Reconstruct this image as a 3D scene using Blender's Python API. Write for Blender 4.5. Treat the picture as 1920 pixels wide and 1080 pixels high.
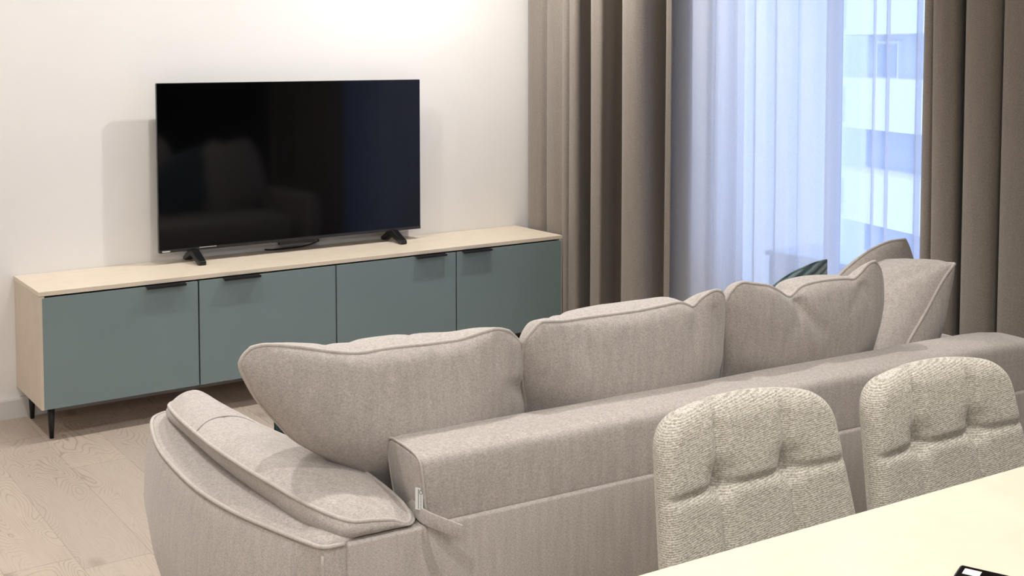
import bpy, bmesh, math, random
from math import sin, cos, pi, radians, exp, sqrt, tan
from mathutils import Vector, Matrix, noise
random.seed(7)
for o in list(bpy.data.objects): bpy.data.objects.remove(o)
scn = bpy.context.scene
C = scn.collection

# ------------------------------------------------------------------ camera
cd = bpy.data.cameras.new('camera'); cam = bpy.data.objects.new('camera', cd); C.objects.link(cam)
cam.location = (-1.06, -4.949, 1.441)
cam.rotation_euler = (pi/2 - 0.057, 0, -0.608)
cd.sensor_width = 36; cd.lens = 2247.5/1920*36
cd.shift_y = (226.05-540)/1920
cd.clip_start = .05; cd.clip_end = 300
scn.camera = cam
# ------------------------------------------------------------------ world, lights, exposure
w = bpy.data.worlds.new('world'); scn.world = w; w.use_nodes = True
bg = w.node_tree.nodes['Background']
bg.inputs[0].default_value = (.42, .60, 1.0, 1); bg.inputs[1].default_value = 2.55
vs = scn.view_settings
vs.view_transform = 'Standard'; vs.look = 'None'; vs.gamma = 1; vs.exposure = 0.36; vs.use_curve_mapping = False

def downlight(x, y, power, size=.055, col=(1.0, .965, .925), spot=112):
    ld = bpy.data.lights.new('downlight', 'SPOT'); ld.energy = power; ld.color = col
    ld.shadow_soft_size = size/2; ld.spot_size = radians(spot); ld.spot_blend = .85
    o = bpy.data.objects.new('downlight_lamp', ld); C.objects.link(o); o.location = (x, y, 2.56)
for x, y, p in ((-.75, -.8, 37), (.55, -.8, 35), (1.83, -.8, 78), (-2.4, -.8, 34)):
    downlight(x, y, p, spot=155)
for x, y, p in ((-.75, -2.3, 44), (.75, -2.3, 56), (-1.0, -4.0, 66), (.5, -4.0, 56), (-2.6, -2.3, 50)):
    downlight(x, y, p)
downlight(1.35, -3.75, 42, spot=88)  # extra spot added to brighten the right-hand cushions
al = bpy.data.lights.new('rear_fill_light', 'AREA'); al.shape = 'RECTANGLE'; al.size = 2.4; al.size_y = .6; al.energy = 46; al.color = (1, .965, .925)  # added soft fill from the rear, brightens surfaces facing the camera
ao = bpy.data.objects.new('rear_fill_light', al); C.objects.link(ao); ao.location = (-1.2, -5.7, 2.5); ao.rotation_euler = (radians(35), 0, radians(-12))
sd = bpy.data.lights.new('daylight', 'SUN'); sd.energy = 1.8; sd.angle = radians(12); sd.color = (1, .98, .95)
so = bpy.data.objects.new('daylight_sun', sd); C.objects.link(so); so.rotation_euler = Vector((1.0, .55, -.95)).to_track_quat('-Z', 'Y').to_euler()

# ------------------------------------------------------------------ materials
def mat(name):
    m = bpy.data.materials.new(name); m.use_nodes = True
    nt = m.node_tree; return m, nt, nt.nodes['Principled BSDF'], nt.nodes, nt.links
def setp(b, **k):
    names = dict(col='Base Color', rough='Roughness', metal='Metallic', spec='Specular IOR Level', ior='IOR',
                 sheen='Sheen Weight', trans='Transmission Weight', coat='Coat Weight', alpha='Alpha')
    for a, v in k.items():
        if a == 'col': v = (*v, 1)
        b.inputs[names[a]].default_value = v
def ramp(N, stops):
    r = N.new('ShaderNodeValToRGB'); e = r.color_ramp.elements
    e[0].position, e[0].color = stops[0][0], (*stops[0][1], 1); e[1].position, e[1].color = stops[-1][0], (*stops[-1][1], 1)
    for p, c in stops[1:-1]:
        n = e.new(p); n.color = (*c, 1)
    return r
def coords(N, Lk, kind='Object', scale=(1, 1, 1), rot=(0, 0, 0)):
    t = N.new('ShaderNodeTexCoord'); mp = N.new('ShaderNodeMapping')
    mp.inputs['Scale'].default_value = scale; mp.inputs['Rotation'].default_value = rot
    Lk.new(t.outputs[kind], mp.inputs[0]); return mp
def plain(name, col, rough=.5, **k):
    m, nt, b, N, Lk = mat(name); setp(b, col=col, rough=rough, **k); return m
def noisy(name, col, rough=.5, amp=.04, scale=6, bump=0.0, bscale=200, **k):
    m, nt, b, N, Lk = mat(name); setp(b, rough=rough, **k)
    mp = coords(N, Lk); n = N.new('ShaderNodeTexNoise'); n.inputs['Scale'].default_value = scale
    Lk.new(mp.outputs[0], n.inputs[0])
    r = ramp(N, [(.3, tuple(c*(1-amp) for c in col)), (.7, tuple(min(1, c*(1+amp)) for c in col))])
    Lk.new(n.outputs[0], r.inputs[0]); Lk.new(r.outputs[0], b.inputs['Base Color'])
    if bump:
        n2 = N.new('ShaderNodeTexNoise'); n2.inputs['Scale'].default_value = bscale; Lk.new(mp.outputs[0], n2.inputs[0])
        bp = N.new('ShaderNodeBump'); bp.inputs['Strength'].default_value = bump; bp.inputs['Distance'].default_value = .002
        Lk.new(n2.outputs[0], bp.inputs['Height']); Lk.new(bp.outputs[0], b.inputs['Normal'])
    return m
def fabric(name, dark, mid, light, s=420, stretch=(1, 1, .35), bump=.35, big=.08, **k):
    """woven cloth: fine warp and weft flecks plus slow tonal drift"""
    m, nt, b, N, Lk = mat(name); setp(b, rough=.95, spec=.15, sheen=.25, **k)
    mp = coords(N, Lk, scale=stretch); n = N.new('ShaderNodeTexNoise')
    n.inputs['Scale'].default_value = s; n.inputs['Detail'].default_value = 2
    Lk.new(mp.outputs[0], n.inputs[0])
    mp2 = coords(N, Lk, scale=(.3, .3, 1)); n2 = N.new('ShaderNodeTexNoise'); n2.inputs['Scale'].default_value = s
    Lk.new(mp2.outputs[0], n2.inputs[0])
    ad = N.new('ShaderNodeMath'); ad.operation = 'ADD'; Lk.new(n.outputs[0], ad.inputs[0]); Lk.new(n2.outputs[0], ad.inputs[1])
    hf = N.new('ShaderNodeMath'); hf.operation = 'MULTIPLY'; hf.inputs[1].default_value = .5; Lk.new(ad.outputs[0], hf.inputs[0])
    r = ramp(N, [(.36, dark), (.5, mid), (.64, light)]); Lk.new(hf.outputs[0], r.inputs[0])
    n3 = N.new('ShaderNodeTexNoise'); n3.inputs['Scale'].default_value = 75; n3.inputs['Detail'].default_value = 2
    mp3 = coords(N, Lk, scale=(1, 1, .10)); Lk.new(mp3.outputs[0], n3.inputs[0])
    mr = N.new('ShaderNodeMapRange'); mr.inputs[1].default_value = .3; mr.inputs[2].default_value = .7
    mr.inputs[3].default_value = 1-big; mr.inputs[4].default_value = 1+big*.6; Lk.new(n3.outputs[0], mr.inputs[0])
    mx = N.new('ShaderNodeMix'); mx.data_type = 'RGBA'; mx.blend_type = 'MULTIPLY'; mx.inputs[0].default_value = 1
    Lk.new(r.outputs[0], mx.inputs[6]); Lk.new(mr.outputs[0], mx.inputs[7]); Lk.new(mx.outputs[2], b.inputs['Base Color'])
    bp = N.new('ShaderNodeBump'); bp.inputs['Strength'].default_value = bump; bp.inputs['Distance'].default_value = .0015
    Lk.new(hf.outputs[0], bp.inputs['Height']); Lk.new(bp.outputs[0], b.inputs['Normal'])
    return m
M = {}
M['wall'] = noisy('wall_paint', (.86, .845, .825), .9, .01, 3, .15, 260, spec=.2)
M['ceiling'] = plain('ceiling_paint', (.82, .81, .79), .95)
M['base'] = plain('white_trim', (.72, .70, .67), .6)
M['oak'] = noisy('pale_oak_laminate', (.74, .645, .515), .42, .03, 14, spec=.3)
M['oak_edge'] = noisy('pale_oak_edge', (.66, .565, .46), .55, .03, 14, spec=.3)
M['sage'] = noisy('sage_front', (.20, .263, .265), .5, .015, 4, spec=.3)
M['black'] = plain('black_powder_coat', (.006, .006, .007), .4)
M['gap'] = plain('dark_carcass', (.015, .015, .015), .8)
M['plastic'] = plain('black_plastic', (.008, .008, .009), .28)
M['bezel'] = plain('dark_bezel', (.02, .02, .022), .22)
M['silver'] = plain('silver_mark', (.6, .6, .62), .3)
M['sofa'] = fabric('beige_woven_fabric', (.355, .318, .290), (.45, .408, .376), (.545, .50, .465), s=620)
M['piping'] = fabric('beige_piping_fabric', (.42, .38, .345), (.49, .445, .41), (.58, .53, .49), s=900)
M['seam'] = plain('seam_thread', (.27, .235, .21), .95)
M['curtain'] = fabric('taupe_curtain_cloth', (.205, .176, .150), (.262, .228, .196), (.32, .283, .248), s=700, bump=.2, big=.05)
M['teal'] = fabric('teal_velvet', (.018, .045, .05), (.045, .095, .105), (.10, .17, .18), s=300, big=.35)
M['tag'] = plain('white_woven_label', (.75, .76, .74), .7)
M['ink'] = plain('grey_ink', (.12, .13, .14), .7)
M['frame'] = plain('window_frame_grey', (.30, .32, .36), .5)
M['bldg'] = noisy('white_render', (.80, .80, .80), .9, .02, .4)
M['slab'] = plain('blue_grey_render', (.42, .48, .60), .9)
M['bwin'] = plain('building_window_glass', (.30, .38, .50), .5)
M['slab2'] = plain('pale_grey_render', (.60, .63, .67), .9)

def screen_material():
    m, nt, b, N, Lk = mat('tv_screen'); setp(b, col=(.0012, .0012, .0016), rough=.07, spec=.38)
    return m
M['screen'] = screen_material()

def glass_material():
    m, nt, b, N, Lk = mat('window_glass'); N.remove(b)
    out = N['Material Output']; t = N.new('ShaderNodeBsdfTransparent'); g = N.new('ShaderNodeBsdfGlossy')
    g.inputs['Roughness'].default_value = .02; t.inputs[0].default_value = (.95, .97, 1, 1)
    f = N.new('ShaderNodeFresnel'); f.inputs[0].default_value = 1.3
    mx = N.new('ShaderNodeMixShader'); Lk.new(f.outputs[0], mx.inputs[0]); Lk.new(t.outputs[0], mx.inputs[1]); Lk.new(g.outputs[0], mx.inputs[2])
    Lk.new(mx.outputs[0], out.inputs[0]); return m
M['glass'] = glass_material()

def sheer_material():
    m, nt, b, N, Lk = mat('sheer_voile'); N.remove(b); out = N['Material Output']
    t = N.new('ShaderNodeBsdfTransparent'); t.inputs[0].default_value = (1, 1, 1, 1)
    tr = N.new('ShaderNodeBsdfTranslucent'); tr.inputs[0].default_value = (.86, .90, .98, 1)
    d = N.new('ShaderNodeBsdfDiffuse'); d.inputs[0].default_value = (.90, .90, .91, 1)
    m1 = N.new('ShaderNodeMixShader'); m1.inputs[0].default_value = .45; Lk.new(tr.outputs[0], m1.inputs[1]); Lk.new(d.outputs[0], m1.inputs[2])
    mp = coords(N, Lk, scale=(1, 1, .25)); n = N.new('ShaderNodeTexNoise'); n.inputs['Scale'].default_value = 500; Lk.new(mp.outputs[0], n.inputs[0])
    # thread coverage grows where the cloth is seen edge on
    lw = N.new('ShaderNodeLayerWeight'); lw.inputs[0].default_value = .35
    mr = N.new('ShaderNodeMapRange'); mr.inputs[3].default_value = .50; mr.inputs[4].default_value = .85
    Lk.new(lw.outputs['Facing'], mr.inputs[0])
    ad = N.new('ShaderNodeMath'); ad.operation = 'MULTIPLY_ADD'; ad.inputs[1].default_value = .16; Lk.new(n.outputs[0], ad.inputs[0])
    sb = N.new('ShaderNodeMath'); sb.operation = 'SUBTRACT'; sb.inputs[1].default_value = .08
    Lk.new(mr.outputs[0], ad.inputs[2]); Lk.new(ad.outputs[0], sb.inputs[0])
    mx = N.new('ShaderNodeMixShader'); Lk.new(sb.outputs[0], mx.inputs[0]); Lk.new(t.outputs[0], mx.inputs[1]); Lk.new(m1.outputs[0], mx.inputs[2])
    Lk.new(mx.outputs[0], out.inputs[0]); return m
M['sheer'] = sheer_material()

def floor_material():
    """oak laminate: staggered planks along y, each with its own cathedral grain and knots"""
    m, nt, b, N, Lk = mat('oak_laminate_floor'); setp(b, rough=.45, spec=.35)
    def mth(op, a, bb=None, c=None):
        n = N.new('ShaderNodeMath'); n.operation = op
        for i, v in enumerate((a, bb, c)):
            if v is None: continue
            if isinstance(v, (int, float)): n.inputs[i].default_value = v
            else: Lk.new(v, n.inputs[i])
        return n.outputs[0]
    geo = N.new('ShaderNodeTexCoord'); sp = N.new('ShaderNodeSeparateXYZ'); Lk.new(geo.outputs['Object'], sp.inputs[0])
    X, Y = sp.outputs[0], sp.outputs[1]
    PW, PL = .192, 1.285
    xr = mth('DIVIDE', mth('SUBTRACT', X, .018), PW); row = mth('FLOOR', xr); fx = mth('SUBTRACT', xr, row)
    wn = N.new('ShaderNodeTexWhiteNoise'); wn.noise_dimensions = '1D'; Lk.new(row, wn.inputs['W'])
    yr = mth('ADD', mth('DIVIDE', Y, PL), mth('ADD', mth('MULTIPLY', wn.outputs['Value'], .8), .1)); col = mth('FLOOR', yr); fy = mth('SUBTRACT', yr, col)
    cid = N.new('ShaderNodeCombineXYZ'); Lk.new(row, cid.inputs[0]); Lk.new(col, cid.inputs[1])
    wn2 = N.new('ShaderNodeTexWhiteNoise'); wn2.noise_dimensions = '3D'; Lk.new(cid.outputs[0], wn2.inputs[0])
    rnd = wn2.outputs['Value']
    gv = N.new('ShaderNodeCombineXYZ')
    Lk.new(mth('MULTIPLY', X, 5.2), gv.inputs[0]); Lk.new(mth('MULTIPLY', Y, 1.5), gv.inputs[1]); Lk.new(mth('MULTIPLY', rnd, 37.0), gv.inputs[2])
    n1 = N.new('ShaderNodeTexNoise'); n1.inputs['Scale'].default_value = 1.25; n1.inputs['Detail'].default_value = 1.6; n1.inputs['Roughness'].default_value = .42
    n1.inputs['Distortion'].default_value = .35
    Lk.new(gv.outputs[0], n1.inputs[0])
    rings = mth('FRACT', mth('MULTIPLY', n1.outputs[0], 42.0))
    r1 = ramp(N, [(0, (.50,)*3), (.10, (0.12,)*3), (.5, (0,)*3), (.84, (.15,)*3), (.985, (1,)*3), (1, (.6,)*3)]); Lk.new(rings, r1.inputs[0])
    # ring strength varies from place to place
    n4 = N.new('ShaderNodeTexNoise'); n4.inputs['Scale'].default_value = 1.1; Lk.new(gv.outputs[0], n4.inputs[0])
    st = N.new('ShaderNodeMapRange'); st.inputs[1].default_value = .38; st.inputs[2].default_value = .62; st.inputs[3].default_value = .22; st.inputs[4].default_value = 1.0
    Lk.new(n4.outputs[0], st.inputs[0])
    ringv = mth('MULTIPLY', r1.outputs[0], st.outputs[0])
    fv = N.new('ShaderNodeCombineXYZ'); Lk.new(mth('MULTIPLY', X, 120), fv.inputs[0]); Lk.new(mth('MULTIPLY', Y, 9), fv.inputs[1]); Lk.new(rnd, fv.inputs[2])
    n2 = N.new('ShaderNodeTexNoise'); n2.inputs['Scale'].default_value = 1.0; n2.inputs['Detail'].default_value = 3; Lk.new(fv.outputs[0], n2.inputs[0])
    # knots: stretched voronoi cells, only the very centres
    kv = N.new('ShaderNodeCombineXYZ'); Lk.new(mth('MULTIPLY', X, 5.0), kv.inputs[0]); Lk.new(mth('MULTIPLY', Y, 2.6), kv.inputs[1]); Lk.new(mth('MULTIPLY', rnd, 11.0), kv.inputs[2])
    vo = N.new('ShaderNodeTexVoronoi'); vo.inputs['Scale'].default_value = 1.0; Lk.new(kv.outputs[0], vo.inputs[0])
    kn = N.new('ShaderNodeMapRange'); kn.inputs[1].default_value = .05; kn.inputs[2].default_value = .17; kn.inputs[3].default_value = .75; kn.inputs[4].default_value = 0
    Lk.new(vo.outputs['Distance'], kn.inputs[0])
    base = ramp(N, [(0, (.46, .385, .322)), (.5, (.50, .42, .343)), (1, (.53, .445, .352))]); Lk.new(rnd, base.inputs[0])
    tot = mth('ADD', mth('MULTIPLY', ringv, .68), mth('MULTIPLY', mth('SUBTRACT', n2.outputs[0], .45), .35))
    tot = mth('ADD', tot, mth('MULTIPLY', kn.outputs[0], .7))
    cl = N.new('ShaderNodeClamp'); Lk.new(tot, cl.inputs[0])
    mx = N.new('ShaderNodeMix'); mx.data_type = 'RGBA'; Lk.new(cl.outputs[0], mx.inputs[0]); Lk.new(base.outputs[0], mx.inputs[6]); mx.inputs[7].default_value = (.20, .15, .11, 1)
    # joints
    e1 = mth('LESS_THAN', mth('MINIMUM', fx, mth('SUBTRACT', 1.0, fx)), .005)
    e2 = mth('LESS_THAN', mth('MINIMUM', fy, mth('SUBTRACT', 1.0, fy)), .0012)
    eg = mth('MULTIPLY', mth('MAXIMUM', e1, e2), .38)
    mx2 = N.new('ShaderNodeMix'); mx2.data_type = 'RGBA'; Lk.new(eg, mx2.inputs[0]); Lk.new(mx.outputs[2], mx2.inputs[6]); mx2.inputs[7].default_value = (.14, .10, .075, 1)
    Lk.new(mx2.outputs[2], b.inputs['Base Color'])
    bp = N.new('ShaderNodeBump'); bp.inputs['Strength'].default_value = .25; bp.inputs['Distance'].default_value = .001
    Lk.new(mth('SUBTRACT', 1.0, mth('ADD', cl.outputs[0], eg)), bp.inputs['Height']); Lk.new(bp.outputs[0], b.inputs['Normal'])
    return m
M['floor'] = floor_material()

def boucle_material():
    """coarse ribbed weave of cream and grey-green yarn"""
    m, nt, b, N, Lk = mat('coarse_woven_chair_cloth'); setp(b, rough=.95, spec=.1, sheen=.2)
    mpd = coords(N, Lk); nd = N.new('ShaderNodeTexNoise'); nd.inputs['Scale'].default_value = 45; Lk.new(mpd.outputs[0], nd.inputs[0])
    wv = N.new('ShaderNodeTexWave'); wv.wave_type = 'BANDS'; wv.bands_direction = 'Z'; wv.inputs['Scale'].default_value = 92
    wv.inputs['Distortion'].default_value = 5.0; wv.inputs['Detail'].default_value = 3; wv.inputs['Detail Scale'].default_value = 4.0
    mp = coords(N, Lk, rot=(0, radians(9), 0)); Lk.new(mp.outputs[0], wv.inputs[0])
    n = N.new('ShaderNodeTexNoise'); n.inputs['Scale'].default_value = 330; n.inputs['Detail'].default_value = 2
    mp2 = coords(N, Lk, scale=(.55, 1, 1.0), rot=(0, radians(30), 0)); Lk.new(mp2.outputs[0], n.inputs[0])
    mx = N.new('ShaderNodeMix'); mx.data_type = 'FLOAT'; mx.inputs[0].default_value = .72; Lk.new(wv.outputs['Fac'], mx.inputs[2]); Lk.new(n.outputs[0], mx.inputs[3])
    r = ramp(N, [(.30, (.27, .25, .20)), (.46, (.43, .405, .345)), (.62, (.56, .535, .465)), (.75, (.68, .65, .58))]); Lk.new(mx.outputs[0], r.inputs[0])
    Lk.new(r.outputs[0], b.inputs['Base Color'])
    bp = N.new('ShaderNodeBump'); bp.inputs['Strength'].default_value = .55; bp.inputs['Distance'].default_value = .002
    Lk.new(mx.outputs[0], bp.inputs['Height']); Lk.new(bp.outputs[0], b.inputs['Normal'])
    return m
M['boucle'] = boucle_material()

# ------------------------------------------------------------------ helpers
def mk(name, verts, faces, m, parent=None, smooth=True, fix=True, **props):
    me = bpy.data.meshes.new(name); me.from_pydata([tuple(v) for v in verts], [], faces)
    bm = bmesh.new(); bm.from_mesh(me)
    if fix:
        bmesh.ops.remove_doubles(bm, verts=bm.verts, dist=1e-6)
        bmesh.ops.recalc_face_normals(bm, faces=bm.faces)
    bm.to_mesh(me); bm.free()
    for p in me.polygons: p.use_smooth = smooth
    if m is not None: me.materials.append(m)
    o = bpy.data.objects.new(name, me); C.objects.link(o)
    if parent is not None: o.parent = parent
    for k, v in props.items(): o[k] = v
    return o
def thing(name, label, cat, loc=(0, 0, 0), rz=0, group=None):
    o = bpy.data.objects.new(name, None); C.objects.link(o); o.empty_display_size = .1
    o.location = loc; o.rotation_euler = (0, 0, rz); o['label'] = label; o['category'] = cat
    if group: o['group'] = group
    return o
def bevel(o, w=.003, seg=2, angle=35):
    b = o.modifiers.new('bevel', 'BEVEL'); b.width = w; b.segments = seg; b.limit_method = 'ANGLE'; b.angle_limit = radians(angle)
    b.harden_normals = False
    return o
class MB:
    def __init__(s): s.v = []; s.f = []
    def add(s, v, f):
        n = len(s.v); s.v += [tuple(p) for p in v]; s.f += [tuple(i+n for i in q) for q in f]; return s
    def box(s, x0, x1, y0, y1, z0, z1):
        v = [(x, y, z) for z in (z0, z1) for y in (y0, y1) for x in (x0, x1)]
        return s.add(v, [(0, 2, 3, 1), (4, 5, 7, 6), (0, 1, 5, 4), (2, 6, 7, 3), (0, 4, 6, 2), (1, 3, 7, 5)])
    def tube(s, pts, r, n=8, closed=False, cap=True, rf=None):
        pts = [Vector(p) for p in pts]; N = len(pts); V = []; F = []
        up = None
        for i, p in enumerate(pts):
            a = pts[(i-1) % N] if (closed or i > 0) else p; b = pts[(i+1) % N] if (closed or i < N-1) else p
            t = (b-a).normalized()
            if up is None:
                up = Vector((0, 0, 1)) if abs(t.z) < .9 else Vector((1, 0, 0))
            e1 = (up - t*up.dot(t)).normalized(); e2 = t.cross(e1); up = e1
            rr = rf(i/(N-1)) if rf else r
            for k in range(n):
                q = 2*pi*k/n; V.append(p + e1*rr*cos(q) + e2*rr*sin(q))
        R = N if closed else N-1
        for i in range(R):
            j = (i+1) % N
            for k in range(n): F.append((i*n+k, i*n+(k+1) % n, j*n+(k+1) % n, j*n+k))
        if cap and not closed:
            F.append(tuple(range(n))[::-1]); F.append(tuple((N-1)*n+k for k in range(n)))
        return s.add(V, F)
    def prism(s, poly, axis, a0, a1):
        """poly in the other two axes, extruded along axis"""
        n = len(poly); V = []
        for a in (a0, a1):
            for p in poly:
                V.append({'x': (a, p[0], p[1]), 'y': (p[0], a, p[1]), 'z': (p[0], p[1], a)}[axis])
        F = [tuple(range(n)), tuple(range(n, 2*n))[::-1]] + [(i, (i+1) % n, n+(i+1) % n, n+i) for i in range(n)]
        return s.add(V, F)
    def build(s, name, m, parent=None, smooth=False, bev=0, seg=2, fix=True, **props):
        o = mk(name, s.v, s.f, m, parent, smooth, fix=fix, **props)
        if bev: bevel(o, bev, seg)
        return o
def catmull(pts, n=8, closed=False):
    P = [Vector(p) for p in pts]; N = len(P); out = []
    R = N if closed else N-1
    for i in range(R):
        if closed: p0, p1, p2, p3 = P[(i-1) % N], P[i], P[(i+1) % N], P[(i+2) % N]
        else: p0, p1, p2, p3 = P[max(i-1, 0)], P[i], P[i+1], P[min(i+2, N-1)]
        for k in range(n):
            t = k/n; out.append(.5*((2*p1) + (p2-p0)*t + (2*p0-5*p1+4*p2-p3)*t*t + (3*p1-p0-3*p2+p3)*t*t*t))
    if not closed: out.append(P[-1])
    return out
def resample(pts, n):
    P = [Vector(p) for p in pts]; L = [0]
    for a, b in zip(P, P[1:]): L.append(L[-1]+(b-a).length)
    out = []; j = 0
    for i in range(n):
        t = L[-1]*i/(n-1)
        while j < len(P)-2 and L[j+1] < t: j += 1
        d = L[j+1]-L[j]; out.append(P[j].lerp(P[j+1], (t-L[j])/d if d > 1e-9 else 0))
    return out

# ------------------------------------------------------------------ the room
XW = 2.66
MB().box(-4.2, XW+.25, -6.6, .15, -.1, 0).build('floor', M['floor'], kind='structure')
MB().box(-4.2, XW+.25, -6.6, .15, 2.6, 2.7).build('ceiling', M['ceiling'], kind='structure')
MB().box(-4.2, XW+.25, 0, .15, 0, 2.6).build('wall_back', M['wall'], kind='structure')
MB().box(-4.2, -4.05, -6.6, 0, 0, 2.6).build('wall_left', M['wall'], kind='structure')
MB().box(-4.05, XW+.25, -6.6, -6.45, 0, 2.6).build('wall_front', plain('rear_wall_darkened', (.035, .035, .038), .8), kind='structure')  # unseen rear wall, coloured dark to keep the screen's reflection black
WY0, WY1, WZ0, WZ1 = -1.09, -3.35, .10, 2.45
wr = MB().box(XW, XW+.25, WY0, 0, 0, 2.6).box(XW, XW+.25, -6.45, WY1, 0, 2.6)
wr.box(XW, XW+.25, WY1, WY0, 0, WZ0).box(XW, XW+.25, WY1, WY0, WZ1, 2.6)
wr.build('wall_right', M['wall'], kind='structure')
MB().prism([(0, 0), (-.014, 0), (-.014, .072), (-.011, .08), (0, .08)], 'x', -4.05, 2.62).build('baseboard_back', M['base'], kind='structure')
MB().box(XW-.02, XW, -6.44, -3.42, 0, 2.6).build('added_dark_panel', plain('reflection_darkener', (.03, .028, .027), .7), kind='structure')  # unseen dark panel, added so the television reflects black
win = bpy.data.objects.new('window_1', None); C.objects.link(win); win['kind'] = 'structure'; win.location = (XW+.12, 0, 0)
fr = MB()
fr.box(0, .07, WY0-.06, WY0, WZ0, WZ1).box(0, .07, WY1, WY1+.06, WZ0, WZ1).box(0, .07, WY1, WY0, WZ0, WZ0+.07).box(0, .07, WY1, WY0, WZ1-.07, WZ1)
fr.build('window_frame', M['frame'], win, bev=.004)
MB().box(0, .07, -1.70, -1.668, WZ0+.07, WZ1-.07).build('mullion', M['frame'], win, bev=.004)
MB().box(.03, .036, -1.668, WY0-.06, WZ0+.07, WZ1-.07).build('pane', M['glass'], win)
MB().box(.03, .036, WY1+.06, -1.70, WZ0+.07, WZ1-.07).build('pane', M['glass'], win)

# ------------------------------------------------------------------ outside
bt = thing('apartment_building', 'white apartment building with stacked balconies, seen through the sheer curtain', 'building', (31.6, 20.4, -12), radians(-17))
MB().box(0, 12, -26, 45, 0, 34).build('wall', M['bldg'], bt)
for k in range(9):
    z = 11.0-2.1-1.6-2.3+3.0*(k-3)     # parapet foot of each storey
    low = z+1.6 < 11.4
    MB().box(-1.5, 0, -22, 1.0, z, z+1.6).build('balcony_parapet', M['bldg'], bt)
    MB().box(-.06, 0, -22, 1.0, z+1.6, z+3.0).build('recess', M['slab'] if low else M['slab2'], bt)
    if not low:
        f = MB().box(-.20, -.06, -.9, .3, z+1.6, z+2.8).build('window', M['bldg'], bt)
        MB().box(-.24, -.19, -.8, .2, z+1.65, z+2.7).build('pane', M['bwin'], f)
    f = MB().box(-1.56, -1.49, .1, .9, z+.25, z+1.35).build('privacy_panel', M['slab2'], bt)
MB().box(3, 200, -120, 120, -12.2, -12).build('ground', noisy('grey_ground', (.35, .36, .36), .9, .1, .2), kind='structure')
bx = thing('balcony_storage_box', 'low pale box standing outside the window behind the sheer curtain', 'box', (3.12, -1.42, .10))
MB().box(-.16, .18, -.24, .22, .03, .425).build('body', M['slab2'], bx, bev=.01)
MB().box(-.17, .20, -.26, .235, .425, .45).build('lid', M['bldg'], bx, bev=.008)
for sx in (-.14, .14):
    for sy in (-.17, .13): MB().box(sx-.02, sx+.02, sy-.02, sy+.02, 0, .03).build('foot', M['gap'], bx)
MB().box(XW+.25, 4.4, -4.2, -.6, -.1, .10).build('trim_1', M['slab2'], kind='structure')

# ------------------------------------------------------------------ curtains
def curtain(name, path, z0, z1, m, label, cat, flare=.0, group=None, hem=True, n=10, sway=.012, seed=0, thick=.0):
    """path: plan points (x, y); folds lean and breathe slightly from top to bottom"""
    P = catmull([(x, y, 0) for x, y in path], n); nz = 26
    V = []; F = []; K = len(P)
    for j in range(nz+1):
        t = j/nz; z = z0+(z1-z0)*t
        for i, p in enumerate(P):
            s = i/K
            q = noise.noise(Vector((s*9+seed, t*1.3, seed)))*sway*(1-.5*t)
            q2 = noise.noise(Vector((s*9+seed+40, t*1.3, seed)))*sway*(1-.5*t)
            V.append((p.x+q, p.y+q2, z))
    for j in range(nz):
        for i in range(K-1): F.append((j*K+i, j*K+i+1, (j+1)*K+i+1, (j+1)*K+i))
    o = mk(name, V, F, m, None, True)
    if thick:
        s = o.modifiers.new('s', 'SOLIDIFY'); s.thickness = thick; s.offset = 0
    o['label'] = label; o['category'] = cat
    if group: o['group'] = group
    return o
# plan of the left drape from the wall corner towards the camera; x smaller = further into the room
left = [(2.485, -.015), (2.44, -.06), (2.425, -.12), (2.43, -.18), (2.46, -.205), (2.435, -.235), (2.425, -.30), (2.44, -.345), (2.43, -.375), (2.40, -.405),
        (2.395, -.43), (2.42, -.44), (2.40, -.455), (2.385, -.475), (2.385, -.515), (2.42, -.515), (2.49, -.46), (2.56, -.425), (2.60, -.46), (2.53, -.57), (2.43, -.605),
        (2.39, -.625), (2.38, -.66), (2.392, -.70), (2.44, -.685), (2.51, -.635), (2.57, -.605), (2.61, -.65), (2.54, -.77), (2.43, -.825),
        (2.39, -.85), (2.38, -.89), (2.392, -.94), (2.43, -.965), (2.49, -.955), (2.55, -.945), (2.575, -.975), (2.53, -1.0), (2.50, -1.02), (2.505, -1.045)]
curtain('blackout_curtain', left, .015, 2.56, M['curtain'], 'heavy taupe curtain hanging in deep folds beside the TV cabinet', 'curtain', seed=1, thick=.002, group='taupe curtains framing the window')
right = [(2.52, -2.345), (2.47, -2.365), (2.43, -2.395), (2.425, -2.42), (2.44, -2.435), (2.42, -2.44), (2.39, -2.46), (2.382, -2.50), (2.40, -2.535), (2.45, -2.53), (2.51, -2.50), (2.555, -2.485),
         (2.575, -2.53), (2.49, -2.585), (2.41, -2.575), (2.385, -2.595), (2.38, -2.64), (2.395, -2.68), (2.44, -2.69), (2.50, -2.66), (2.555, -2.64), (2.575, -2.68), (2.48, -2.725), (2.405, -2.715),
         (2.382, -2.735), (2.38, -2.79), (2.40, -2.84), (2.48, -2.83), (2.555, -2.80), (2.57, -2.86), (2.45, -2.90), (2.385, -2.92), (2.38, -2.98), (2.44, -3.03), (2.55, -3.0), (2.56, -3.08), (2.42, -3.12), (2.385, -3.18), (2.40, -3.25), (2.50, -3.3)]
curtain('blackout_curtain', right, .015, 2.56, M['curtain'], 'heavy taupe curtain hanging at the right edge behind the sofa end', 'curtain', seed=5, thick=.002, group='taupe curtains framing the window')
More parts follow.
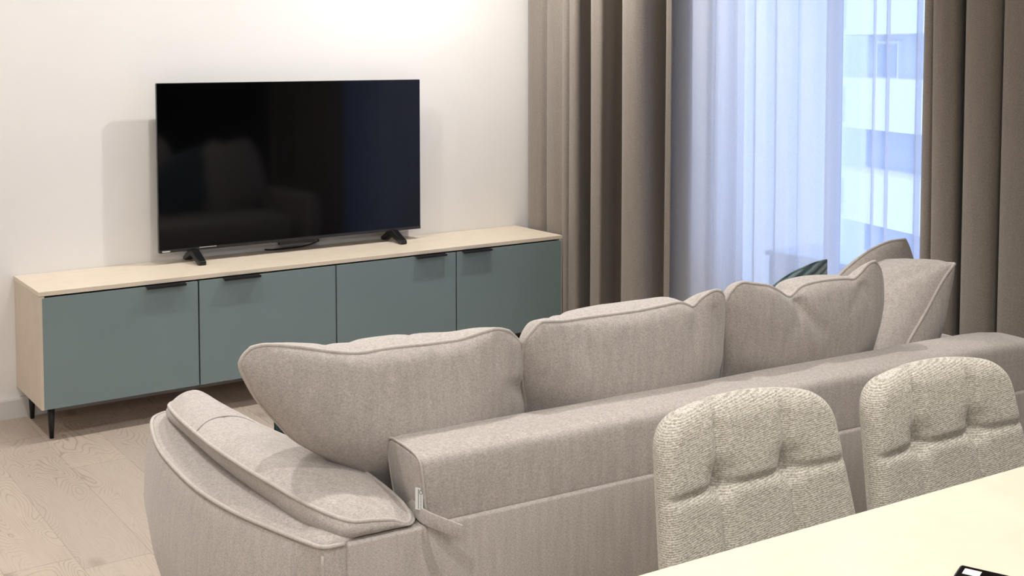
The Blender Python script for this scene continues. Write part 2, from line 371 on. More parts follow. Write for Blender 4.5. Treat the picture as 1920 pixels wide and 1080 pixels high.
sh = [(2.60, -.93), (2.585, -1.00), (2.60, -1.06), (2.58, -1.12), (2.57, -1.19), (2.597, -1.22), (2.60, -1.20), (2.597, -1.25), (2.575, -1.31), (2.595, -1.36), (2.60, -1.34), (2.585, -1.38),
      (2.57, -1.43), (2.595, -1.46), (2.60, -1.44), (2.585, -1.48), (2.565, -1.54), (2.59, -1.575), (2.60, -1.555), (2.585, -1.60), (2.565, -1.66), (2.585, -1.695), (2.60, -1.68), (2.585, -1.72),
      (2.568, -1.79), (2.58, -1.84), (2.575, -1.88), (2.58, -1.92)]
curtain('sheer_curtain', sh, .015, 2.56, M['sheer'], 'white sheer curtain panel beside the left taupe curtain, in close soft folds', 'curtain', seed=9, sway=.008, group='sheer curtain panels across the window')
sh2 = [(2.635, -1.20), (2.625, -1.32), (2.64, -1.45), (2.625, -1.60), (2.638, -1.75), (2.625, -1.90), (2.62, -1.97),
       (2.615, -2.018), (2.64, -2.026), (2.64, -2.012), (2.618, -2.04), (2.614, -2.082), (2.64, -2.090), (2.64, -2.076), (2.618, -2.10), (2.612, -2.18), (2.618, -2.225), (2.64, -2.235), (2.63, -2.215), (2.615, -2.25), (2.615, -2.36), (2.635, -2.5), (2.615, -2.65), (2.635, -2.8)]
curtain('sheer_curtain', sh2, .015, 2.56, M['sheer'], 'clearer white sheer panel beside the right taupe curtain, buildings showing through', 'curtain', seed=11, sway=.006, group='sheer curtain panels across the window')

# ------------------------------------------------------------------ tv cabinet
cb = thing('tv_cabinet', 'long low media cabinet with pale oak top and four sage green doors', 'cabinet')
D, H, L0, W4 = .398, .564, .123, 2.4
body = MB()
body.box(0, .018, -D, -.002, L0, H-.018).box(W4-.018, W4, -D, -.002, L0, H-.018)
body.box(.018, W4-.018, -D+.02, -.002, L0, L0+.018)
body.build('side_panel', M['oak_edge'], cb, bev=.001)
MB().box(.018, W4-.018, -D+.022, -.01, L0+.018, H-.018).build('carcass', M['gap'], cb)
MB().box(-.002, W4+.002, -D-.001, -.002, H-.017, H).build('cabinet_top', M['oak'], cb, bev=.0012)
for i in range(4):
    d = MB().box(i*.6+(.003 if i else .010), (i+1)*.6-(.003 if i < 3 else .006), -D-.002, -D+.017, L0+.001, H-.024).build('door', M['sage'], cb, bev=.001)
    hx = (.39, .70, 1.585, 1.83)[i]
    hm = MB().prism([(-D-.022, H-.0235), (-D+.0, H-.0235), (-D+.0, H-.026), (-D-.0195, H-.026), (-D-.0195, H-.032), (-D-.022, H-.032)], 'x', hx, hx+.155)
    hm.build('handle', M['black'], d)
for x in (.045, 1.2, W4-.045):
    for y in (-D+.05, -.05):
        MB().tube([(x, y, L0), (x, y, 0)], .01, 14, rf=lambda t: .0145-.0065*t).build('leg', M['black'], cb, smooth=True)

# ------------------------------------------------------------------ television
tv = thing('television', 'large black flat screen television standing on the cabinet', 'television', (1.165, -.10, H))
tw, z0, z1 = .622, .049, .750
MB().box(-tw, tw, -.004, .014, z0, z1).build('housing', M['bezel'], tv, bev=.003)
MB().box(-tw+.002, tw-.002, -.006, -.003, z0+.014, z1-.002).build('screen', M['screen'], tv)
MB().box(-.45, .45, .010, .055, z0+.03, z0+.42).build('rear_cover', M['plastic'], tv, bev=.012)
MB().box(-tw+.001, tw-.001, -.0075, -.003, z0, z0+.013).build('chin', M['bezel'], tv, bev=.0015)
MB().box(-tw+.012, -tw+.045, -.0082, -.0072, z0+.003, z0+.0085).build('logo_mark', M['silver'], tv)
MB().box(-tw+.17, -tw+.245, -.0082, -.0072, z0+.0095, z0+.012).build('reflection_strip', M['silver'], tv)
MB().box(-.09, .09, -.004, .02, z0-.016, z0+.004).build('sensor_bar', M['plastic'], tv, bev=.004)
for s in (-1, 1):
    x = s*.475
    ft = MB().prism([(.006, .056), (-.022, .056), (-.108, .016), (-.108, 0), (-.088, 0), (-.002, .030), (.062, 0), (.086, 0), (.086, .014), (.03, .046)], 'x', x-.016, x+.016)
    ft.build('foot', M['plastic'], tv, bev=.004)
cable = catmull([(1.165+.09, -.06, H+.045), (1.165+.12, -.055, H+.03), (1.165+.06, -.03, H+.008), (1.165-.05, -.035, H+.006), (1.165-.1, -.03, H+.006), (1.165-.12, -.012, H+.006)], 8)
o = MB().tube(cable, .0035, 8).build('power_cable', M['plastic'], None, smooth=True)
o['label'] = 'thin black cable lying on the cabinet top under the television'; o['category'] = 'cable'

# ------------------------------------------------------------------ sofa
A = -.07; OX, OY = -.065, -2.985
def w2l(x, y):
    dx, dy = x-OX, y-OY; return (dx*cos(A)+dy*sin(A), -dx*sin(A)+dy*cos(A))
sofa = thing('sofa', 'beige woven fabric sofa with rounded arm, seen from behind', 'sofa', (OX, OY, 0), A)
def rbox(name, x0, x1, y0, y1, z0, z1, r, m, parent, seg=4, **k):
    return MB().box(x0, x1, y0, y1, z0, z1).build(name, m, parent, smooth=True, bev=r, seg=seg, **k)
SL = 2.14
rbox('back_panel', 0, SL, 0, .045, .305, .527, .006, M['sofa'], sofa)
rbox('lower_back_panel', .006, SL-.006, .012, .06, .05, .303, .006, M['sofa'], sofa)
rbox('base', .03, 2.10, .06, .97, .05, .24, .02, M['sofa'], sofa)
for i in range(2):
    rbox('seat_cushion', .030+i*1.035, .030+(i+1)*1.035-.006, .16, .955, .24, .425, .045, M['sofa'], sofa, seg=6)
rbox('inner_back', .10, 2.06, .045, .17, .24, .52, .02, M['sofa'], sofa)
for x in (.02, SL-.02):
    for y in (.08, .90):
        MB().tube([(x if x > 1 else .0, y, .055), (x if x > 1 else .0, y, 0)], .02, 12).build('foot', M['black'], sofa, smooth=True)

# headrest bolster: profile in (v, z), swept along u, left end slanted and plump
def bolster():
    prof = catmull([(.010, .527), (.005, .575), (.002, .630), (.005, .652), (.018, .663), (.045, .668), (.095, .669), (.132, .667), (.150, .657), (.158, .620), (.158, .56), (.150, .527)], 5)
    us = [0, .004, .012, .03] + [.03+i*(1.90-.06)/26 for i in range(1, 27)] + [1.87, 1.889, 1.897, 1.90]
    V = []; F = []; n = len(prof)
    cy, cz = .08, .59
    for iu, u in enumerate(us):
        e = min(u, 1.90-u); sh = 1.0 if e >= .03 else 1-.10*(1-sqrt(max(0, 1-((.03-e)/.03)**2)))
        for p in prof:
            y, z = p.x, p.y
            yy = cy+(y-cy)*sh; zz = cz+(z-cz)*(sh if z > .54 else 1)
            slant = .018*(1-(z-.527)/.14)*max(0, 1-u/.12)
            wob = .0022*noise.noise(Vector((u*4, y*9, z*9)))
            f = 0
            if u > 1.72: f = ((u-1.72)/.18)**2      # the far end drops and rounds off
            V.append((.150+u+slant, yy+wob, zz+wob-f*.018*(z-.527)/.14))
    K = len(us)
    for i in range(K-1):
        for j in range(n-1): F.append((i*n+j, i*n+j+1, (i+1)*n+j+1, (i+1)*n+j))
        F.append((i*n+n-1, i*n, (i+1)*n, (i+1)*n+n-1))
    F.append(tuple(range(n))); F.append(tuple((K-1)*n+j for j in range(n))[::-1])
    o = mk('headrest_bolster', V, F, M['sofa'], sofa)
    ring = [Vector((.152+.018*(1-(p.y-.527)/.14), .08+(p.x-.08)*.985, .59+(p.y-.59)*(.985 if p.y > .54 else 1))) for p in prof]
    MB().tube(ring, .0028, 6).build('piping', M['piping'], o, smooth=True)
    st = MB()   # top stitching beside the near edge
    for k in range(26):
        z = .533+k*.0046; a = .183+.030*(1-(z-.527)/.14)
        st.box(a, a+.0012, .0012+.004, .0042+.004 if z < .6 else .004, z, z+.0025)
    return o
bol = bolster()
bevs = bol.modifiers.new('b', 'BEVEL'); bevs.width = .006; bevs.segments = 2; bevs.limit_method = 'ANGLE'; bevs.angle_limit = radians(50)

def offset_outline(pts, d):
    """shift an open plan polyline sideways to its left-hand (outer) side"""
    out = []
    for i, p in enumerate(pts):
        a = pts[max(0, i-1)]; b = pts[min(len(pts)-1, i+1)]; t = Vector((b[0]-a[0], b[1]-a[1])).normalized()
        out.append((p[0]-t.y*d, p[1]+t.x*d))
    return out
def arm(mirror=False, parent=sofa, x0=0):
    outer = [(-.004, .006), (-.042, .010), (-.062, .045), (-.096, .142), (-.135, .271), (-.160, .42), (-.166, .58), (-.162, .722), (-.142, .86), (-.118, .955), (-.085, .992), (-.045, .997), (-.018, .975)]
    oc = [(p.x, p.y) for p in catmull([(a, b, 0) for a, b in outer], 6)]
    inner = [(-.006, .93), (.006, .72), (.022, .56), (.06, .40), (.105, .25), (.13, .12), (.13, .07)]
    levels = [(.035, -.065), (.08, -.048), (.15, -.022), (.25, .006), (.35, .021), (.43, .018), (.49, .008), (.522, .0), (.530, -.007), (.533, -.018)]
    V = []; F = []; rings = []
    for z, d in levels:
        k = [min(1, max(0, (q[1]-.03)/.15)) for q in oc]
        oo = offset_outline(oc, d)
        loop = [(a[0]+(b[0]-a[0])*kk, a[1]+(b[1]-a[1])*kk) if i < 14 else b for i, (a, b, kk) in enumerate(zip(oc, oo, k))]
        loop = loop + inner
        rings.append([len(V)+i for i in range(len(loop))]); V += [(x, y, z) for x, y in loop]
    n = len(rings[0])
    for a, b in zip(rings, rings[1:]):
        for i in range(n): F.append((a[i], a[(i+1) % n], b[(i+1) % n], b[i]))
    F.append(tuple(rings[0][::-1]))
    # domed top
    cx = [V[i] for i in rings[-1]]
    last = rings[-1]
    for s, z in ((.8, .540), (.5, .546), (.2, .548)):
        ring = []
        for i, idx in enumerate(rings[-1]):
            x, y, _ = V[idx]; c0 = (-.05+.12*max(0, .4-y), min(max(y, .1), .88)); ring.append(len(V)); V.append((c0[0]+(x-c0[0])*s, c0[1]+(y-c0[1])*s, z))
        for i in range(n): F.append((last[i], last[(i+1) % n], ring[(i+1) % n], ring[i]))
        last = ring
    F.append(tuple(last))
    if mirror: V = [(x0-x, y, z) for x, y, z in V]
    o = mk('arm', V, F, M['sofa'], parent)
    rim = [(x, y, .5275) for x, y in oc]; rim = [r for r in rim]
    if mirror: rim = [(x0-x, y, z) for x, y, z in rim]
    MB().tube(rim, .0045, 8).build('piping', M['piping'], o, smooth=True)
    if not mirror:
        MB().tube([(-.046, .011, z) for z in [.05+.02*i for i in range(24)]], .0032, 6).build('piping', M['piping'], o, smooth=True)
    return o
arm()
arm(True, sofa, SL)

def pad():
    """soft pad lying along the arm"""
    top = [(.128, .012, .537), (.095, .010, .551), (.057, .010, .558), (.006, .016, .566), (-.045, .082, .584), (-.078, .19, .596), (-.101, .30, .602), (-.117, .45, .603), (-.121, .58, .601),
           (-.117, .72, .594), (-.105, .836, .584), (-.088, .905, .574), (-.062, .935, .570), (-.03, .925, .574), (.000, .86, .583), (.014, .72, .588), (.034, .56, .590), (.075, .40, .586), (.120, .25, .580), (.142, .11, .562), (.145, .04, .545)]
    bot = [(.126, .014, .532), (.095, .012, .532), (.045, .012, .532), (-.004, .022, .532), (-.042, .105, .533), (-.060, .242, .533), (-.074, .37, .535), (-.082, .50, .536), (-.083, .60, .536),
           (-.086, .74, .536), (-.090, .86, .535), (-.084, .924, .534), (-.058, .945, .534), (-.03, .935, .534), (.000, .87, .535), (.016, .72, .536), (.036, .56, .536), (.077, .40, .535), (.122, .25, .535), (.144, .11, .534), (.147, .04, .533)]
    n = 7
    T = catmull(top, n, True); B = catmull(bot, n, True); K = len(T)
    V = []; F = []; rows = []
    def addring(P): rows.append(list(range(len(V), len(V)+len(P)))); V.extend([tuple(p) for p in P])
    cen = []
    for p in T: cen.append(Vector((-.044+.13*max(0, .50-p.y), min(max(p.y, .10), .85), 0)))
    for t in (0, .15, .35, .6, .85, 1):
        R = []
        for a, b, c in zip(B, T, cen):
            q = a.lerp(b, t); d = Vector((q.x-c.x, q.y-c.y, 0)); L = d.length
            R.append(q + (d/L*(.010*sin(pi*t)) if L > 1e-5 else Vector()))
        addring(R)
    for s in (.97, .92, .85, .75, .62, .48, .32, .15, .0):
        R = []
        for p, c in zip(T, cen):
            q = Vector((c.x+(p.x-c.x)*s, c.y+(p.y-c.y)*s, 0)); dome = .026*(1-s**2.6)
            crease = -.003*exp(-((q.y-(.612-6.5*(q.x+.035)**2))/.022)**2)*(1-s**8)
            lump = .003*noise.noise(Vector((q.x*8, q.y*6, 3)))*(1-s)
            zc = .590-.035*max(0, (.25-c.y)/.25)
            q.z = p.z*s+zc*(1-s)+dome+crease+lump
            R.append(q)
        addring(R)
    for a, b in zip(rows, rows[1:]):
        for i in range(K): F.append((a[i], a[(i+1) % K], b[(i+1) % K], b[i]))
    F.append(tuple(rows[0][::-1]))
    o = mk('arm_pad', V, F, M['sofa'], sofa)
    MB().tube([(p.x, p.y, p.z) for p in T], .0042, 8, closed=True).build('piping', M['piping'], o, smooth=True)
    return o
ap = pad()
from mathutils.bvhtree import BVHTree
_t = BVHTree.FromPolygons([v.co for v in ap.data.vertices], [tuple(p.vertices) for p in ap.data.polygons])
_l = []
for i in range(33):
    x = -.116+.148*i/32; h = _t.ray_cast(Vector((x, .612-6.5*(x+.035)**2, 1.0)), Vector((0, 0, -1)))[0]
    if h: _l.append(Vector((h.x, h.y, h.z)))
for _ in range(12):
    _l = [_l[0]]+[Vector((b.x, b.y, (a.z+b.z+c.z)/3)) for a, b, c in zip(_l, _l[1:], _l[2:])]+[_l[-1]]
MB().tube([p+Vector((0, 0, .0002)) for p in _l], .0021, 6).build('seam', M['seam'], ap, smooth=True)

# pull strap of the folding headrest, and the maker's label in its seam
def ribbon(name, pts, wdir, width, th, m, parent):
    P = catmull(pts, 6); V = []; F = []; wd = Vector(wdir).normalized()
    for i, p in enumerate(P):
        t = (P[min(i+1, len(P)-1)]-P[max(i-1, 0)]).normalized(); nn = t.cross(wd).normalized()
        for a, b in ((-1, -1), (1, -1), (1, 1), (-1, 1)):
            V.append(p+wd*(a*width/2)+nn*(b*th/2))
    for i in range(len(P)-1):
        for k in range(4): F.append((i*4+k, i*4+(k+1) % 4, (i+1)*4+(k+1) % 4, (i+1)*4+k))
    F.append((0, 1, 2, 3)); F.append(tuple(4*(len(P)-1)+k for k in (3, 2, 1, 0)))
    o = mk(name, V, F, m, parent, True); bevel(o, .0008, 2); return o
ribbon('pull_strap', [(.176, .15, .548), (.168, .09, .546), (.160, .03, .547), (.158, .002, .548), (.166, -.020, .545), (.187, -.038, .536), (.214, -.050, .523)], (.10, -.10, 1), .028, .004, M['sofa'], bol)
ribbon('pull_strap', [(.214, -.047, .521), (.190, -.032, .530), (.172, -.014, .536), (.166, .002, .538)], (.10, -.10, 1), .024, .0025, M['sofa'], bol)
tg = MB().box(-.0006, .0006, -.0095, .0095, -.021, .021).build('care_label', M['tag'], bol)
tg.location = (.157, .018, .577); tg.rotation_euler = (radians(-3), radians(4), radians(24))
MB().box(-.0010, -.0006, .001, .0022, -.019, .019).build('print', M['ink'], tg)
ring = [(-.0009, -.0045+.0032*cos(a), .0135+.0042*sin(a)) for a in [2*pi*i/20 for i in range(20)]]
MB().tube(ring, .0006, 5, closed=True).build('logo_mark', M['ink'], tg)
tl = MB()
for k in range(9):
    z = .006-k*.0028; tl.box(-.0010, -.0006, -.006, -.0028-.0008*(k % 2), z-.0008, z)
tl.build('print', M['ink'], tg)

# ------------------------------------------------------------------ cushions
def pline(pts, n, sm=5):
    return resample(catmull([(x, y, 0) for x, y in pts], sm), n)
def pillow(name, label, origin, ex, ey, top, right, bottom, left, Tb, Tf, m=None, cat='cushion', group=None, creases=(), pipe=.0042, seed=0, wob=.006, p=.5, oop=None, pm=None, lump=.010, nx=64, ny=40):
    """top: left to right, right: top to bottom, bottom: left to right, left: top to bottom (local plane coordinates)
       Tb = swell towards the +normal side, Tf = swell on the other side"""
    ex = Vector(ex).normalized(); ey = Vector(ey).normalized(); nrm = ex.cross(ey).normalized(); O = Vector(origin)
    UU = [.35*(i/nx)+.65*(.5-.5*cos(pi*i/nx)) for i in range(nx+1)]; VV = [.35*(j/ny)+.65*(.5-.5*cos(pi*j/ny)) for j in range(ny+1)]
    def along(pts, T):
        R = pline(pts, 401, 8); return [R[int(round(t*400))] for t in T]
    Tp = along(top, UU); Bp = along(bottom, UU); Lp = along(left, VV); Rp = along(right, VV)
    def coons(i, j):
        u = UU[i]; v = VV[j]
        P = Tp[i]*(1-v)+Bp[i]*v+Lp[j]*(1-u)+Rp[j]*u
        P = P-(Tp[0]*(1-u)*(1-v)+Tp[nx]*u*(1-v)+Bp[0]*(1-u)*v+Bp[nx]*u*v)
        return P
    def edge_off(P): return (oop(P.x, P.y) if oop else 0)+wob*noise.noise(Vector((P.x*7+seed, P.y*7, seed)))
    def world(P, h): return O+ex*P.x+ey*P.y+nrm*(h+edge_off(P))
    V = []; F = []; ib = {}; iff = {}
    for side, T, dct in ((1, Tb, ib), (-1, Tf, iff)):
        for j in range(ny+1):
            for i in range(nx+1):
                if side == -1 and (i in (0, nx) or j in (0, ny)): dct[i, j] = ib[i, j]; continue
                u = UU[i]; v = VV[j]
                P = coons(i, j)
                s = (max(0, sin(pi*u))**p)*(max(0, sin(pi*v))**p)
                h = T*s
                h += lump*s*noise.noise(Vector((P.x*5+seed*3, P.y*5, seed+side)))
                for (x0, y0, x1, y1, wd, dp) in creases:
                    a = Vector((x0, y0)); b = Vector((x1, y1)); q = Vector((P.x, P.y)); ab = b-a
                    t = min(1, max(0, (q-a).dot(ab)/ab.length_squared)); dd = (q-(a+ab*t)).length
                    h -= 1.6*dp*exp(-(dd/wd)**2)*(1-t)*min(1, s*1.6)
                # radial gathers along the welt
                em = min(u, 1-u, v, 1-v)
                g = noise.noise(Vector((P.x*26+seed, P.y*26, 9+seed+side)))
                h += .0035*g*exp(-(em/.12)**2)*s
                dct[i, j] = len(V); V.append(world(P, side*max(h, 0)))
        for j in range(ny):
            for i in range(nx):
                q = (dct[i, j], dct[i+1, j], dct[i+1, j+1], dct[i, j+1]); F.append(q if side == 1 else q[::-1])
    root = thing(name, label, cat, O, 0, group)
    Vl = [Vector(v)-O for v in V]
    mm = m or M['sofa']
    body = mk('cover', Vl, F, mm, root)
    per = [V[ib[i, 0]] for i in range(nx)]+[V[ib[nx, j]] for j in range(ny)]+[V[ib[i, ny]] for i in range(nx, 0, -1)]+[V[ib[0, j]] for j in range(ny, 0, -1)]
    per = [Vector(q)-O for q in per]
    MB().tube(per, pipe, 8, closed=True).build('piping', pm or (M['piping'] if m is None else m), root, smooth=True)
    return root
def S(u, v, z):   # sofa frame to world
    return (OX+u*cos(A)-v*sin(A), OY+u*sin(A)+v*cos(A), z)
UX = Vector((cos(A), sin(A), 0)); VX = Vector((-sin(A), cos(A), 0)); ZX = Vector((0, 0, 1))
lean = (ZX-.3*VX)      # back cushions lean towards the camera
k = sqrt(1+.09)
def L2(pts): return [(u, (z-.45)*k) for u, z in pts]
BK = 'beige back cushions of the sofa'
# cushion beside the arm
pillow('back_cushion', 'beige back cushion nearest the rounded arm, with its corner over the arm', S(0, 0.290, .45), UX, lean,
       top=L2([(-0.126, 0.878), (-0.095, 0.880), (-0.030, 0.867), (0.039, 0.847), (0.098, 0.835), (0.151, 0.837), (0.204, 0.837), (0.270, 0.834), (0.329, 0.834), (0.379, 0.844), (0.418, 0.848), (0.453, 0.837)]),
       right=L2([(0.453, 0.837), (0.487, 0.805), (0.501, 0.769), (0.506, 0.738), (0.501, 0.706), (0.510, 0.681), (0.523, 0.640), (0.520, 0.550), (0.500, 0.470)]),
       bottom=L2([(0.150, 0.490), (0.240, 0.475), (0.350, 0.465), (0.500, 0.470)]),
       left=L2([(-0.126, 0.878), (-0.142, 0.862), (-0.144, 0.839), (-0.108, 0.772), (-0.060, 0.712), (-0.020, 0.668), (0.055, 0.612), (0.115, 0.555), (0.150, 0.490)]),
       group=BK, Tb=.085, Tf=.19, seed=1, creases=[(.047, .42, .07, .33, .012, .012), (.26, .42, .24, .28, .012, .010), (.50, .26, .44, .31, .014, .014), (.12, .40, .11, .34, .010, .008), (.42, .41, .40, .33, .013, .010)])
pillow('back_cushion', 'wide beige back cushion second from the rounded arm, drooping right corner', S(0, 0.285, .45), UX, lean,
       top=L2([(0.503, 0.827), (0.525, 0.851), (0.546, 0.851), (0.596, 0.846), (0.685, 0.846), (0.772, 0.848), (0.853, 0.851), (0.910, 0.852), (0.938, 0.844), (0.959, 0.837), (0.982, 0.859), (1.010, 0.873), (1.032, 0.870)]),
       right=L2([(1.032, 0.870), (1.048, 0.846), (1.062, 0.794), (1.072, 0.733), (1.077, 0.660), (1.070, 0.550), (1.050, 0.470)]),
       bottom=L2([(0.540, 0.470), (0.700, 0.460), (0.900, 0.460), (1.050, 0.470)]),
       left=L2([(0.503, 0.827), (0.492, 0.805), (0.495, 0.753), (0.510, 0.702), (0.530, 0.640), (0.540, 0.550), (0.540, 0.470)]),
       group=BK, Tb=.080, Tf=.19, seed=2, creases=[(.96, .40, .93, .30, .014, .014), (.62, .40, .66, .30, .012, .010), (.58, .40, .60, .33, .010, .010), (1.01, .40, 1.02, .30, .012, .010)])
pillow('back_cushion', 'beige back cushion with puckered top edge and peaked right corner, third from the arm', S(0, 0.282, .45), UX, lean,
       top=L2([(1.065, 0.861), (1.091, 0.883), (1.138, 0.876), (1.184, 0.867), (1.225, 0.848), (1.257, 0.831), (1.276, 0.837), (1.302, 0.854), (1.377, 0.859), (1.447, 0.859), (1.477, 0.856), (1.500, 0.872), (1.522, 0.892), (1.546, 0.896)]),
       right=L2([(1.546, 0.896), (1.576, 0.868), (1.602, 0.815), (1.619, 0.753), (1.626, 0.666), (1.610, 0.550), (1.590, 0.470)]),
       bottom=L2([(1.100, 0.470), (1.250, 0.460), (1.450, 0.460), (1.590, 0.470)]),
       left=L2([(1.065, 0.861), (1.055, 0.830), (1.060, 0.784), (1.075, 0.722), (1.089, 0.660), (1.100, 0.560), (1.100, 0.470)]),
       group=BK, Tb=.075, Tf=.165, seed=3, creases=[(1.275, .39, 1.36, .30, .013, .016), (1.28, .39, 1.24, .30, .012, .010), (1.50, .41, 1.54, .34, .012, .012), (1.49, .40, 1.42, .34, .012, .008)])
# side cushion resting against the far arm: its welt edge faces the camera
lean4 = (UX*.165+ZX*.19).normalized()
pillow('side_cushion', 'beige cushion leaning against the far arm, welted edge towards the dining chairs', S(1.56, .185, .455), VX*cos(radians(24))+UX*sin(radians(24)), lean4,
       top=[(.0, .525), (.05, .515), (.12, .495), (.20, .48), (.28, .465), (.33, .44)], right=[(.33, .44), (.35, .33), (.35, .18), (.34, .02)],
       bottom=[(.02, .0), (.15, .0), (.25, .0), (.34, .02)], left=[(.0, .525), (.012, .46), (.014, .35), (.012, .2), (.02, .0)],
       Tb=.15, Tf=.13, p=.40, seed=4, creases=[(.0, .52, .10, .36, .015, .010)])
UD = (UX*cos(radians(-27))+ZX*sin(radians(-27))); 
d5 = (UX*cos(radians(13))+ZX*sin(radians(13))); e5 = (-UX*sin(radians(13))+ZX*cos(radians(13))-.12*VX)
pillow('scatter_cushion', 'beige cushion with its pointed corner up, behind the side cushion by the sheer curtain', S(2.03, .47, .872), d5, e5,
       top=[(-.40, -.10), (-.28, -.02), (-.18, .012), (-.08, .014), (.0, .0)], right=[(.0, .0), (.022, -.05), (.036, -.12), (.03, -.30), (-.02, -.42)],
       bottom=[(-.42, -.42), (-.3, -.41), (-.15, -.41), (-.02, -.42)], left=[(-.40, -.10), (-.42, -.2), (-.43, -.3), (-.42, -.42)],
       Tb=.07, Tf=.07, seed=6, creases=[(-.16, -.10, -.02, -.13, .02, .010)])
# teal cushions
def teal_material():
    m, nt, b, N, Lk = mat('teal_pleated_velvet'); setp(b, rough=.7, spec=.2, sheen=.6)
    mp = coords(N, Lk, rot=(0, radians(24), 0)); wv = N.new('ShaderNodeTexWave'); wv.bands_direction = 'Z'; wv.inputs['Scale'].default_value = 17; wv.inputs['Distortion'].default_value = 1.5
    Lk.new(mp.outputs[0], wv.inputs[0]); r = ramp(N, [(.15, (.022, .050, .062)), (.55, (.075, .135, .15)), (.9, (.16, .235, .245))]); Lk.new(wv.outputs[0], r.inputs[0])
    Lk.new(r.outputs[0], b.inputs['Base Color']); bp = N.new('ShaderNodeBump'); bp.inputs['Strength'].default_value = .6; bp.inputs['Distance'].default_value = .006
    Lk.new(wv.outputs[0], bp.inputs['Height']); Lk.new(bp.outputs[0], b.inputs['Normal']); return m
M['teal2'] = teal_material()
d6 = (UX*cos(radians(11))+ZX*sin(radians(11))); e6 = (-UX*sin(radians(11))+ZX*cos(radians(11))-.15*VX)
pillow('throw_pillow', 'teal ribbed velvet pillow whose corner peeks over the third back cushion', S(1.70, .47, .838), d6, e6,
       top=[(-.38, -.13), (-.28, -.05), (-.16, -.004), (-.06, .006), (.0, .0)], right=[(.0, .0), (.0, -.1), (-.006, -.2), (.0, -.36)],
       bottom=[(-.38, -.37), (-.2, -.36), (.0, -.36)], left=[(-.38, -.13), (-.385, -.2), (-.38, -.37)], Tb=.05, Tf=.05, group='teal pillows on the sofa', m=M['teal2'], seed=8, pipe=.003)
pillow('throw_pillow', 'dark teal pillow wedged behind the back cushion nearest the rounded arm', S(.130, .62, .44), UX, (ZX-.25*VX),
       top=[(-.075, .23), (.08, .225), (.20, .225), (.34, .23)], right=[(.34, .23), (.33, .12), (.34, .0)],
       bottom=[(-.07, .0), (.1, .0), (.34, .0)], left=[(-.075, .23), (-.06, .12), (-.07, .0)], Tb=.05, Tf=.05, group='teal pillows on the sofa', m=M['teal'], seed=9, pipe=.003)

# ------------------------------------------------------------------ dining table
TA = -.060
tb = thing('dining_table', 'pale oak dining table with a bare top at the lower right', 'table', (.30, -3.797, 0), TA)
MB().box(-.62, 1.35, -.95, 0, .728, .752).build('tabletop', M['oak'], tb, bev=.0015)
MB().box(-.50, 1.23, -.87, -.85, .66, .728).box(-.50, 1.23, -.10, -.08, .66, .728).box(-.50, -.48, -.85, -.10, .66, .728).box(1.21, 1.23, -.85, -.10, .66, .728).build('apron', M['black'], tb, bev=.002)
for x in (-.50, 1.23):
    for y in (-.86, -.09):
        MB().box(x-.025, x+.025, y-.025, y+.025, 0, .70).build('leg', M['black'], tb, bev=.003)
ob = thing('tablet', 'black tablet with a glossy screen lying on the dining table, only its corner in view', 'tablet', (.319, -4.011, .7525), radians(21.7))
MB().box(-.15, 0, -.22, 0, 0, .008).build('housing', M['black'], ob, bev=.002)
MB().box(-.147, -.003, -.217, -.003, .008, .0095).build('screen', M['screen'], ob, bev=.0005)
MB().box(-.030, -.012, -.030, -.009, .0095, .0099).build('white_sticker', M['tag'], ob)

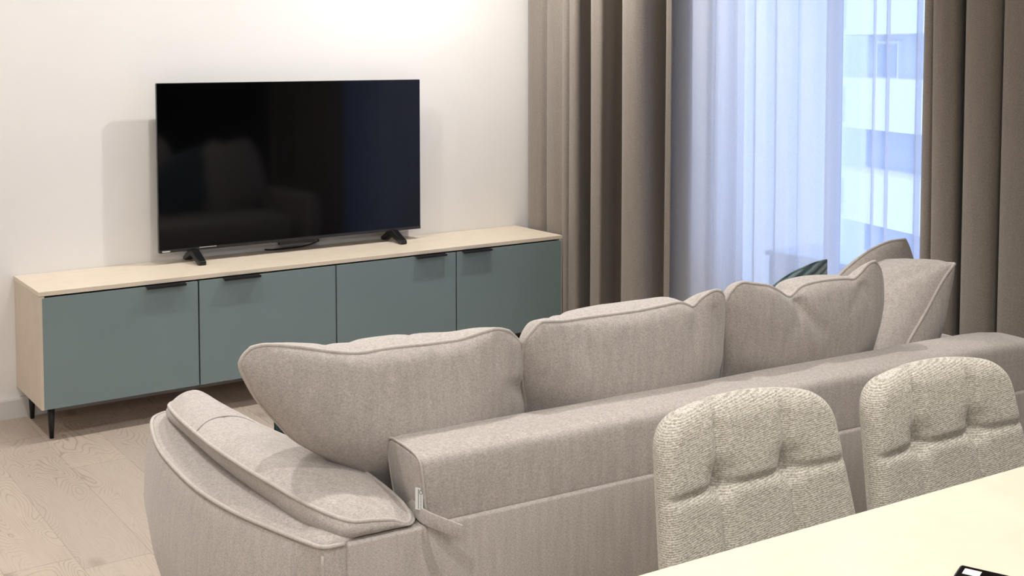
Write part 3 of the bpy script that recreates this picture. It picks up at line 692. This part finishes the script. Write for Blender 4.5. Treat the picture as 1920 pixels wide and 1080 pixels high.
# ------------------------------------------------------------------ dining chairs
def chair_back_mesh():
    nx, nz = 72, 88; zt, zb = .872, .455
    seams = (-.076/.198, .070/.198)
    V = []; F = []; fr_ = {}; bk = {}
    def hw(z):
        t = (zt-z)/(zt-zb)
        return .183+.031*min(1, t*1.25)-.012*max(0, t-.75)/.25
    rc = .062
    def half(z):
        d = zt-z; w_ = hw(z)
        if d < rc: w_ -= rc*(1-sqrt(max(0, 1-((rc-d)/rc)**2)))*1.0
        return w_
    def crown(s): return -.012*s*s      # top edge arches slightly
    for j in range(nz+1):
        a = j/nz; a = a**1.15; z = zt-(zt-zb)*a
        for i in range(nx+1):
            s = -1+2*i/nx; s = sin(s*pi/2)*.35+s*.65
            x = s*half(z+1e-6); zz = z+crown(s)*(1-a)
            wrap = -.022*abs(s)**2.2*(.5+.5*a)            # sides wrap forward
            leany = .2*(zz-.86)+.0
            edge = min(1, max(0, (1-abs(s))/.16))
            ez = min(1, (a)/.09); ezb = min(1, (1-a)/.06)
            e = (1-(1-edge)**2)**.5*(1-(1-ez)**2)**.5*(1-(1-ezb)**2)**.5
            puff = .030*e
            # tufting
            xn = x/.198; tz = 0
            for q in seams:
                qq = q*(1+.06*(.73-z)/.2)
                tz += .011*exp(-((xn-qq)/.045)**2)*min(1, a/.10)
            for zr in (.738, .585):
                zs = zr+.004*x/.2
                tz += .008*exp(-((zz-zs)/.007)**2)*(.6+.4*min(1, (1-abs(s))/.3))
                for q in seams:
                    dx = (x-q*.198); dz = zz-zs
                    tz += .018*exp(-(dx*dx+dz*dz)/(.014**2))
                    tz += .014*exp(-(dx*dx)/(.028**2)-((dz-.016)**2)/(.022**2))
            y = leany+wrap-puff+min(tz, .036)*e
            fr_[i, j] = len(V); V.append((x, y, zz))
            if i in (0, nx) or j in (0, nz): bk[i, j] = fr_[i, j]
            else:
                bk[i, j] = len(V); V.append((x*.995, leany+wrap+.028*e, zz))
    for j in range(nz):
        for i in range(nx):
            F.append((fr_[i, j], fr_[i, j+1], fr_[i+1, j+1], fr_[i+1, j])); F.append((bk[i, j], bk[i+1, j], bk[i+1, j+1], bk[i, j+1]))
    return V, F
def make_chair(loc, rz, label):
    t = thing('dining_chair', label, 'chair', loc, rz, 'tufted dining chairs at the table')
    V, F = chair_back_mesh(); b = mk('backrest', V, F, M['boucle'], t)
    n = 28; SV = []; SF = []
    # seat: rounded square pad
    out = [((.5 if cos(q) >= 0 else -.5)*abs(cos(q))**.45*.42, -.255+(.5 if sin(q) >= 0 else -.5)*abs(sin(q))**.45*.44) for q in [2*pi*i/48 for i in range(48)]]
    for sc_, z in ((.90, .415), (.98, .425), (1.0, .445), (.99, .465), (.94, .480), (.8, .488), (.5, .490), (.1, .490)):
        for x, y in out: SV.append((x*sc_, -.255+(y+.255)*sc_, z))
    for r in range(7):
        for i in range(48): SF.append((r*48+i, r*48+(i+1) % 48, (r+1)*48+(i+1) % 48, (r+1)*48+i))
    SF.append(tuple(range(48))[::-1]); SF.append(tuple(7*48+i for i in range(48)))
    mk('seat', SV, SF, M['boucle'], t)
    MB().box(-.17, .17, -.42, -.09, .398, .416).build('under_frame', M['black'], t, bev=.004)
    for sx in (-1, 1):
        MB().tube([(sx*.10, -.058, .40), (sx*.12, -.072, .45), (sx*.12, -.052, .53)], .009, 8).build('back_bracket', M['black'], t, smooth=True)
        for sy in (-1, 1):
            MB().tube([(sx*.15, -.255+sy*.14, .40), (sx*.19, -.255+sy*.20, 0)], .012, 12, rf=lambda q: .014-.005*q).build('leg', M['black'], t, smooth=True)
    return t
make_chair((.389, -3.535, 0), -.10, 'tufted cream and grey woven chair at the table, the nearer one on the left')
make_chair((.829, -3.590, 0), -.10, 'tufted cream and grey woven chair at the table, the further one on the right')
